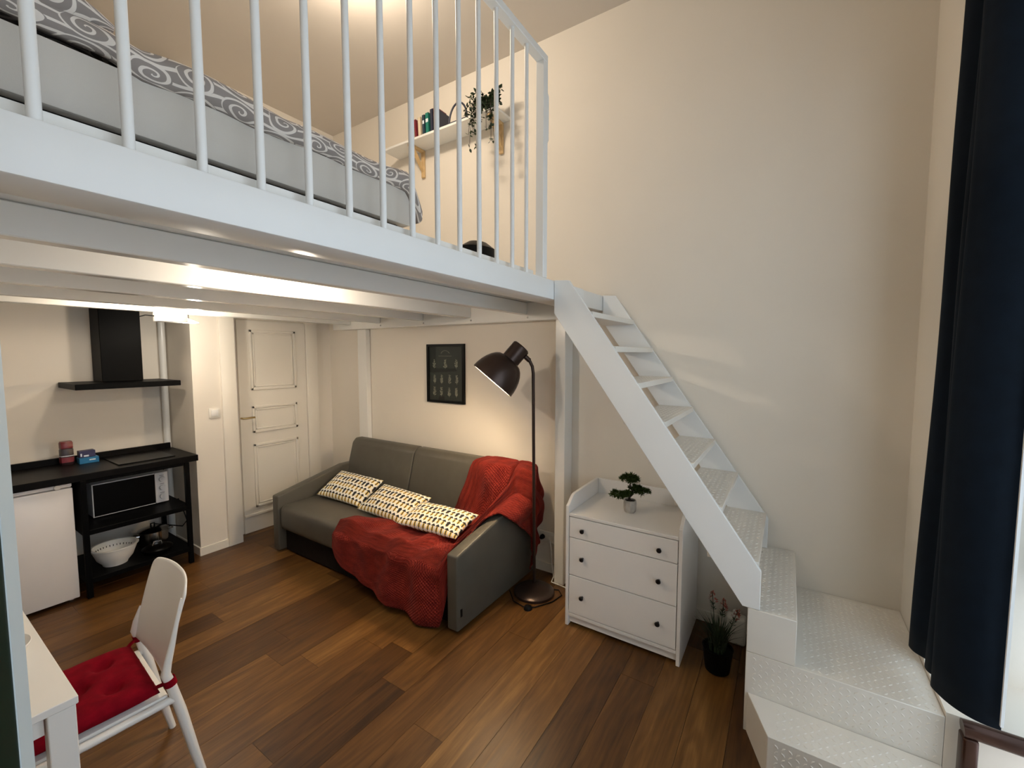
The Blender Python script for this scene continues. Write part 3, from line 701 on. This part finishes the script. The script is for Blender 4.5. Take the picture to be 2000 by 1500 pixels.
# bonsai on the chest
bo = thing('bonsai', (2.625, .815, .7372), 'small artificial bonsai in a grey pot on the chest of drawers', 'plant')
MB().lathe([(.001, 0), (.030, 0), (.036, .008), (.040, .03), (.041, .06), (.038, .078), (.033, .078), (.034, .066), (.001, .066)], None, 9).build('pot', 'stone_pot', bo, smooth=True)
MB().lathe([(.034, .069), (.001, .073)], None, 12).build('soil', 'soil', bo)
MB().tube([(0, 0, .07), (-.006, .004, .095), (.012, -.012, .115), (.006, -.01, .14), (-.008, .0, .165), (.0, 0, .19)], [.009, .008, .0075, .006, .005, .004], 8).build('trunk', 'bark', bo, smooth=True)
MB().tube([(0, 0, .10), (-.03, .05, .105), (-.04, .075, .11)], .004, 6).tube([(.01, -.01, .12), (.035, -.05, .13), (.05, -.085, .132)], .004, 6).build('branch', 'bark', bo, smooth=True)
random.seed(3)
right = Vector((.545, -.838, 0))
for (u, z, ru, rz_, n) in ((-.072, .110, .064, .026, 1000), (-.012, .118, .036, .024, 420), (.070, .132, .062, .034, 1000), (.020, .155, .034, .022, 350), (.0, .208, .068, .036, 1100)):
    c = right * u + Vector((0, 0, z)); mb = MB(); tufts = []
    for k in range(16):
        an = random.uniform(0, 2 * PI); rr = random.uniform(.15, 1) ** .6
        tufts.append((c + Vector((math.cos(an) * rr * ru * .8, math.sin(an) * rr * ru * .8, random.uniform(-.3, .9) * rz_ * (1.2 - rr))), ru * random.uniform(.30, .46)))
    for i in range(n):
        p, r = random.choice(tufts); d = Vector((random.gauss(0, 1), random.gauss(0, 1), random.gauss(.45, .7))).normalized()
        p = p + Vector((d.x, d.y, d.z * .75)) * r * random.uniform(.1, .7)
        sd = d.orthogonal().normalized() * .0026; L = random.uniform(.010, .018)
        mb.poly([p - sd, p + sd, p + d * L])
        sd = d.cross(sd).normalized() * .0026; mb.poly([p - sd, p + sd, p + d * L])
    mb.build('foliage_pad', 'moss_green', bo, recalc=False)['kind'] = 'stuff'

# grassy plant with pink blooms under the stairs
pl_ = thing('potted_plant', (2.495, .272, 0), 'grassy plant with pink flower spikes in a black pot under the stairs', 'plant')
MB().lathe([(.001, 0), (.058, 0), (.062, .004), (.076, .125), (.079, .13), (.073, .13), (.071, .115), (.001, .115)], None, 28).build('pot', 'black_pot', pl_, smooth=True)
mb = MB(); random.seed(9)
for i in range(150):
    a = random.uniform(0, 2 * PI); lean = random.uniform(.02, .12); h = random.uniform(.12, .21); r0 = random.uniform(0, .045)
    pts = []
    for k in range(5):
        f = k / 4; rr = r0 + lean * f * f; pts.append(Vector((math.cos(a) * rr, math.sin(a) * rr, .11 + h * f * (1 - .25 * lean / .13 * f))))
    sd = Vector((-math.sin(a), math.cos(a), 0)) * .004
    for k in range(4):
        w0, w1 = 1 - (k / 4) ** 2, 1 - ((k + 1) / 4) ** 2
        mb.poly([pts[k] - sd * w0, pts[k] + sd * w0, pts[k + 1] + sd * max(w1, .05), pts[k + 1] - sd * max(w1, .05)])
mb.build('grass_blades', 'grass_green', pl_, recalc=False)['kind'] = 'stuff'
for (dx, dy, h) in ((-.008, .035, .325), (.015, -.02, .285), (.03, -.09, .245)):
    base_ = Vector((dx * .3, dy * .3, .11)); tip = Vector((dx, dy, .11 + h))
    stm = MB().tube([base_, base_.lerp(tip, .5) + Vector((0, 0, .02)), tip], .002, 5).build('flower_stem', 'grass_green', pl_)
    mb = MB()
    for i in range(60):
        f = random.random(); p = tip - (tip - base_).normalized() * (.05 * f); a = random.uniform(0, 2 * PI); r = .005 + .015 * f
        q = p + Vector((math.cos(a) * r, math.sin(a) * r, random.uniform(-.003, .005))); d = (q - p) * .6; sd = Vector((-math.sin(a), math.cos(a), .5)) * .0045
        mb.poly([q - sd, q + d + Vector((0, 0, .004)), q + sd, q - d * .3])
    mb.build('bloom', 'pink_bloom', stm, recalc=False)['kind'] = 'stuff'
    mb = MB()
    for i in range(26):
        f = random.uniform(.1, .5); p = tip - (tip - base_).normalized() * (.05 + .10 * f); a = random.uniform(0, 2 * PI); d = Vector((math.cos(a), math.sin(a), .5)) * .022; sd = Vector((-math.sin(a), math.cos(a), 0)) * .003
        mb.poly([p, p + d * .5 + sd, p + d, p + d * .5 - sd])
    mb.build('stem_leaves', 'grass_green', stm, recalc=False)['kind'] = 'stuff'
jg = thing('white_container', (2.80, .21, 0), 'pale plastic container half hidden behind the plant under the stairs', 'container')
MB().box(-.035, .035, -.055, .055, 0, .17, bev=.018, seg=3).build('body', 'cream_plastic', jg, smooth=True)
MB().lathe([(.02, .171), (.02, .195), (.001, .196)], None, 16).build('cap', 'white_plastic', jg, smooth=True)

# ------------------------------------------------------------------ dining table, chair, cushion
tb = thing('dining_table', (-.10, 2.30, 0), 'white rectangular table at the left edge of the room', 'table')
MB().box(-.45, .397, -.595, .60, .718, .742, bev=.002, seg=1).build('table_top', 'white_plastic', tb)
MB().box(-.40, .33, -.565, -.548, .655, .717).build('apron', 'white_plastic', tb); MB().box(-.40, .33, .548, .565, .655, .717).build('apron', 'white_plastic', tb)
MB().box(.37, .387, -.52, .52, .655, .717).build('apron', 'white_plastic', tb); MB().box(-.44, -.423, -.52, .52, .655, .717).build('apron', 'white_plastic', tb)
for sx, sy in ((.392, -.59), (.392, .535), (-.445, -.59), (-.445, .535)):
    x0, x1 = (sx - .058, sx) if sx > 0 else (sx, sx + .058)
    MB().box(x0, x1, sy, sy + .055, 0, .717, bev=.002, seg=1).build('leg', 'white_plastic', tb)
bw = tag(MB().lathe([(.001, .003), (.035, .003), (.038, 0), (.044, .004), (.075, .03), (.088, .052), (.086, .054), (.072, .034), (.04, .010), (.001, .009)], None, 36).build('white_bowl', 'white_plastic', smooth=True, loc=(.178, 2.09, .742)), 'small white bowl standing on the dining table', 'bowl')

ca = R(-3.9)
ch = thing('dining_chair', (.56, 1.93, 0), 'white plastic chair with a curved backrest pushed up to the table', 'chair', rz=ca)
CWd = .43   # local x: rearwards, local y: from the near side to the far side
def arc(f): return .040 * (1 - abs(2 * f - 1) ** 2.2)       # how far the back bulges rearwards in the middle
def backfn(th):
    def fn(a, b):
        f = a; z = .50 + .345 * b; rear = .008 + .075 * b ** 1.1 + arc(f) * (.25 + .75 * b)
        edge = (abs(2 * f - 1)) ** 16; zt = z - .035 * edge * b ** 3 - .006 * (2 * f - 1) ** 2 * b
        wv = CWd * (1 - .10 * (1 - b) ** 2 * 0)
        return (rear + th, .001 + f * (wv - .002), zt)
    return fn
mb = MB().grid(backfn(0), 25, 15)
o = mb.build('backrest', 'white_plastic', ch, smooth=True); q = o.modifiers.new('solid', 'SOLIDIFY'); q.thickness = .011; q.offset = 0; sub(o)
for yy, s in ((0, -1), (CWd, 1)):
    up = [((.068, yy, .80), .003), ((.063, yy, .77), .006), ((.047, yy, .70), .008)] if yy == 0 else []
    up += [((.031, yy, .63), .011 if yy == 0 else .004), ((.016, yy, .57), .0135), ((.008, yy, .53), .016), ((.022, yy, .48), .0165), ((.048, yy, .36), .018), ((.085, yy, .16), .016), ((.118, yy, .0), .013)]
    MB().tube([p for p, r in up], [r for p, r in up], 12).build('back_leg', 'white_plastic', ch, smooth=True)
    MB().tube([(-.40, yy + s * .01, 0), (-.385, yy, .22), (-.375, yy - s * .01, .42)], [.013, .016, .018], 12).build('front_leg', 'white_plastic', ch, smooth=True)
    MB().tube([(.03, yy, .42), (-.2, yy, .415), (-.39, yy, .42)], .015, 10).build('side_rail', 'white_plastic', ch, smooth=True)
MB().box(-.40, .015, .01, CWd - .01, .423, .441, bev=.006).build('seat', 'white_plastic', ch, smooth=True)
cu = thing('chair_cushion', (.56, 1.93, 0), 'dark red tufted cushion tied onto the white chair', 'cushion', rz=ca)
tuf = [(i, j) for i in (.28, .72) for j in (.28, .72)] + [(.5, .5)]
def cfn(sg):
    def fn(a, b):
        u, v = 2 * a - 1, 2 * b - 1; puff = max(0, 1 - abs(u) ** 5) ** .5 * max(0, 1 - abs(v) ** 5) ** .5; d = 0
        for (i, j) in tuf: d += math.exp(-((a - i) ** 2 + (b - j) ** 2) / .0035) * .85 + math.exp(-((a - i) ** 2 + (b - j) ** 2) / .02) * .35
        cr = .10 * math.exp(-(a - .5) ** 2 / .004) + .10 * math.exp(-(b - .5) ** 2 / .004)
        h = puff * (1 - min(.8, d + cr)) + .02 * noise.noise(Vector((a * 6, b * 6, 1)))
        return (-.395 + a * .385, .005 + b * .42, .468 + sg * max(.001, h * (.046 if sg > 0 else .024)))
    return fn
mb = MB().grid(cfn(1), 41, 41).grid(cfn(-1), 41, 41); bmesh.ops.remove_doubles(mb.bm, verts=mb.bm.verts[:], dist=.0035)
o = mb.build('pad', 'red_cushion', cu); o.data.polygons.foreach_set('use_smooth', [True] * len(o.data.polygons))
for yy in (0, CWd):
    c = Vector((.019, yy, .495)); ring = []
    mb = MB().lathe([(.0205, -.014), (.0205, .014), (.0185, .014), (.0185, -.014), (.0205, -.014)], Matrix.Translation(c) @ Matrix.Rotation(R(-14), 4, 'Y'), 20)
    k = 1 if yy == 0 else -1
    mb.tube([(-.03, yy + k * .03, .475), (-.012, yy + k * .018, .486), (.004, yy + k * .008, .49)], .007, 6)
    mb.build('tie_strap', 'red_cushion', cu, smooth=True)

# ------------------------------------------------------------------ loft: bed, duvet, shelf and its things
bd = thing('bed', (.4, 2.0, 2.1475), 'beige upholstered bed standing on the loft', 'bed')
XE = 1.247
mb = MB().box(XL + .05 - .4, XE - .04 - .4, 1.33 - 2.0, 2.66 - 2.0, 0, .099); mb.build('plinth', 'dark_gap', bd)
MB().box(XL + .03 - .4, XE - .4, 1.30 - 2.0, 1.34 - 2.0, 0.10, .236, bev=.006).build('side_panel', 'bed_fabric', bd, smooth=True)
MB().box(XL + .03 - .4, XE - .4, 2.66 - 2.0, 2.70 - 2.0, 0.10, .236, bev=.006).build('side_panel', 'bed_fabric', bd, smooth=True)
MB().box(XE - .04 - .4, XE - .4, 1.341 - 2.0, 2.659 - 2.0, 0.10, .236, bev=.006).build('end_panel', 'bed_fabric', bd, smooth=True)
MB().box(XL + .03 - .4, XL + .07 - .4, 1.341 - 2.0, 2.659 - 2.0, 0.10, .236, bev=.006).build('end_panel', 'bed_fabric', bd, smooth=True)
ms = tag(bx('mattress', 'mattress_white', None, XL + .08, XE - .05, 1.345, 2.655, 2.25, 2.375, bev=.03, seg=3), 'white mattress under the scroll patterned duvet', 'mattress')
def dv(a, b):
    # a along x, b across y: starts under the near edge, wraps over it
    x = XL + .10 + a * (XE + .035 - XL - .10); L = 2.70 - 1.285
    n1 = noise.noise(Vector((x * 4, b * 5, .3))); n2 = noise.noise(Vector((x * 10, b * 12, 2.3)))
    if b < .12:
        f = b / .12; ang_ = -PI * .55 + f * (PI * 1.05); r = .034 * (1 + .25 * n1)
        y = 1.302 - r * math.cos(ang_) * .9; z = 2.412 + r * math.sin(ang_)
    else:
        f = (b - .12) / .88; y = 1.305 + f * 1.36; z = 2.448 + .025 * math.sin(PI * min(1, f * 2.2)) * (1 + n1)
    z += .012 * n1 + .007 * n2; y += .008 * n2
    e = max(0, (x - (XE - .03)) / .065); z -= .11 * e ** 1.5
    if x < .40 and b < .5: z += .018 * min(1, (.40 - x) / .06)
    return (x - .4, y - 2.0, z - 2.44)
mb = MB().grid(dv, 120, 60, uv=lambda a, b: (a * 1.75, b * 1.6))
o = mb.build('duvet', 'duvet_scroll', smooth=False, loc=(.4, 2.0, 2.44)); o.data.polygons.foreach_set('use_smooth', [True] * len(o.data.polygons))
q = o.modifiers.new('solid', 'SOLIDIFY'); q.thickness = .012; q.offset = -1
tag(o, 'grey and white scroll patterned duvet on the loft bed', 'duvet')
def fold(a, b):      # the turned-back corner of the duvet, a thick roll along the near edge
    x = XL + .10 + a * (.36 - XL - .10); an = -PI * .75 + b * 1.9 * PI; tip = 1 - max(0, (a - .86) / .14) ** 2 * .75
    r = (.040 + .008 * noise.noise(Vector((x * 5, b * 3, 4)))) * tip
    return (x, -r * math.cos(an) * 1.5, r * math.sin(an) * (1 + .2 * math.sin(x * 13)))
mb = MB().grid(fold, 60, 26, uv=lambda a, b: (a * .9 + .2, b * .30))
fo = mb.build('folded_corner', 'duvet_scroll', o, smooth=False); fo.data.polygons.foreach_set('use_smooth', [True] * len(fo.data.polygons)); fo.location = (-.4, 1.315 - 2.0, 2.468 - 2.44)
bg_ = thing('black_bag', (2.03, 1.56, 2.1475), 'black round-topped bag on the loft floor behind the balusters', 'bag')
MB().lathe([(.001, 0), (.125, 0), (.14, .02), (.15, .12), (.135, .20), (.07, .238), (.001, .245)], Matrix.Scale(.7, 4, (0, 1, 0)), 32).build('bag_body', 'black_plastic', bg_, smooth=True)

SH0, SH1, SZ = 1.915, 3.18, 3.578
sh = thing('wall_shelf', (2.83, 2.55, SZ), 'white wall shelf on pine brackets above the loft', 'shelf')
MB().box(-.10, .098, SH0 - 2.55, SH1 - 2.55, 0, .020, bev=.002, seg=1).build('shelf_board', 'white_lacquer', sh)
for yb in (2.86, 2.00):
    y = yb - 2.55
    b = MB().box(.076, .098, y - .018, y + .018, -.24, -.001, bev=.003, seg=1).box(-.085, .0755, y - .018, y + .018, -.022, -.001, bev=.003, seg=1)
    b.prism([(-.06, -.023), (-.03, -.023), (.0755, -.15), (.0755, -.19)], 'y', y - .012, y + .012)
    b.build('bracket', 'pine_wood', sh)
ZB = SZ + .0205
def book(y, th, h, d, m, tilt, label, spine=None):
    o = thing('book', (2.80, y, ZB), label, 'book', group='books on the wall shelf'); o.rotation_euler = (R(tilt), 0, 0)
    x0 = -.055
    MB().box(x0, x0 + d, -th / 2, -th / 2 + .002, 0, h).box(x0, x0 + d, th / 2 - .002, th / 2, 0, h).box(x0, x0 + .002, -th / 2, th / 2, 0, h).build('cover', m, o)
    MB().box(x0 + .003, x0 + d - .003, -th / 2 + .0025, th / 2 - .0025, .003, h - .004).build('pages', 'book_pages', o)
    if spine: MB().box(x0 - .0008, x0 - .0002, -th / 2 + .004, th / 2 - .004, h * .55, h * .72).build('spine_mark', spine, o)
    return o
book(2.812, .026, .165, .12, 'book_cream', -3, 'cream book at the far end of the shelf row')
book(2.772, .022, .155, .12, 'book_red', -6, 'thin dark red book next to the cream book')
book(2.728, .034, .160, .12, 'book_ivory', -3, 'thick ivory book between dark red and dark blue books')
book(2.682, .026, .165, .12, 'book_teal', -2, 'dark blue-black book beside the green book', 'print_mark')
book(2.640, .036, .170, .12, 'book_green', -2, 'green book in the middle of the shelf', 'print_mark')
book(2.590, .030, .185, .125, 'book_navy', -1, 'navy blue book right of the green book')
book(2.550, .036, .185, .125, 'book_wine', -1, 'wine red book with a pale spine picture', 'book_cream')
book(2.512, .022, .15, .12, 'book_navy', 0, 'thin navy book, nearest to the ring ornament')
rg = thing('ring_ornament', (2.76, 2.315, ZB), 'dark half-ring ornament standing on the shelf', 'ornament')
mb = MB(); mb.tube([(0, math.cos(R(a)) * .095, .006 + math.sin(R(a)) * .15) for a in range(0, 181, 10)], .0075, 8); mb.build('ring', 'book_navy', rg, smooth=True)
MB().box(-.012, .012, -.105, .105, 0, .020, bev=.003).build('foot_bar', 'book_navy', rg, smooth=True)
tp = thing('trailing_plant', (2.80, 2.02, ZB), 'leafy trailing plant hanging over the end of the wall shelf', 'plant')
MB().lathe([(.001, 0), (.04, 0), (.05, .07), (.046, .07), (.044, .06), (.001, .06)], None, 20).build('pot', 'black_pot', tp, smooth=True)
random.seed(21); lv = MB(); sm = MB()
for i in range(44):
    a = random.uniform(0, 2 * PI); out = random.uniform(.05, .15); hang = random.choice((-.12, -.20, -.30, .03, .08, .10, -.05)); p0 = Vector((0, 0, .06))
    tipd = Vector((math.cos(a) * out * .55 - .06, math.sin(a) * out * 1.2, hang + .02))
    if tipd.x > .10: tipd.x = .09
    mid = Vector((tipd.x * .75, tipd.y * .8, .10 + random.uniform(0, .05)))
    if hang < 0 and tipd.x > -.125: tipd.x = mid.x = -.135
    pts = [p0.lerp(mid, t) * (1 - t) + mid.lerp(tipd, t) * t for t in [k / 8 for k in range(9)]]
    sm.tube(pts, .0018, 5)
    for k in range(2, 9):
        for s in range(3):
            p = pts[k]; d = Vector((random.uniform(-1, 1), random.uniform(-1, 1), random.uniform(-.7, .7))).normalized(); L = random.uniform(.022, .036)
            sd = d.cross(Vector((random.uniform(-1, 1), random.uniform(-1, 1), 1))).normalized() * L * .28; nn = d.cross(sd).normalized() * L * .06
            q = p + d * .004
            if (q + d * L).x > .115: d.x = -abs(d.x)
            c = [q, q + d * L * .35 + sd, q + d * L * .7 + sd * .8, q + d * L, q + d * L * .7 - sd * .8, q + d * L * .35 - sd]
            m0 = q + d * L * .5 + nn
            for e in range(6): lv.poly([c[e], c[(e + 1) % 6], m0])
sm.build('stems', 'bark', tp); lv.build('leaves', 'leaf_green', tp, recalc=False)['kind'] = 'stuff'

# ------------------------------------------------------------------ curtain and the rail by the window
CP = [Vector(p).to_3d() for p in ((2.40, -.53), (2.386, -.480), (2.335, -.484), (2.285, -.525), (2.245, -.500), (2.205, -.503), (2.175, -.535), (2.130, -.488), (2.075, -.500), (2.025, -.532), (1.993, -.580), (1.986, -.632))]
def cur(a, b):
    # a along the gathered width (wall side -> window side), b from the hem upwards
    q = a * (len(CP) - 1); i = min(int(q), len(CP) - 2); f = q - i
    p0, p1, p2, p3 = CP[max(i - 1, 0)], CP[i], CP[i + 1], CP[min(i + 2, len(CP) - 1)]
    p = p1 * 1 + (p2 - p0) * (.5 * f) + (p0 * 2 - p1 * 5 + p2 * 4 - p3) * (.5 * f * f) + (p1 * 3 - p0 - p2 * 3 + p3) * (.5 * f * f * f)
    k = .44 * min(1, b * 1.2)
    return (p.x - (p.x - 1.986) * k - 2.2, p.y + .004 * math.sin(b * 9 + a * 7) + .55, .50 + b * 2.75)
mb = MB().grid(cur, 100, 24)
cu_ = thing('curtain', (2.2, -.55, 0), 'long dark navy curtain gathered at the window', 'curtain')
o = mb.build('curtain_cloth', 'navy_curtain', cu_); o.data.polygons.foreach_set('use_smooth', [True] * len(o.data.polygons))
q = o.modifiers.new('solid', 'SOLIDIFY'); q.thickness = .006; q.offset = 0
MB().box(1.968 - 2.2, 1.977 - 2.2, -.630 + .55, -.622 + .55, .52, 3.2).build('edge_strip', 'strip_white', cu_)  # narrow white strip down the window-side edge of the curtain
rd = thing('curtain_rod', (1.0, -.46, 3.27), 'dark steel curtain rod above the window', 'curtain rod')
MB().tube([(-1.4, 0, 0), (1.6, 0, 0)], .012, 10).build('rod', 'black_steel', rd, smooth=True)
for x in (-1.2, 1.5): MB().box(x - .01, x + .01, -.0785, .0, -.01, .01).build('rod_bracket', 'black_steel', rd)
gr = thing('window_rail', (2.10, -.59, 0), 'dark bronze rail standing at the window beside the landing', 'rail')
MB().box(-.028, .028, -.022, .022, .10, .372, bev=.010, seg=3).build('rail_post', 'bronze_rail', gr, smooth=True)
MB().tube([(0, .018, .392), (0, -.01, .394), (0, -.26, .394)], .030, 16).build('rail_bar', 'bronze_rail', gr, smooth=True)
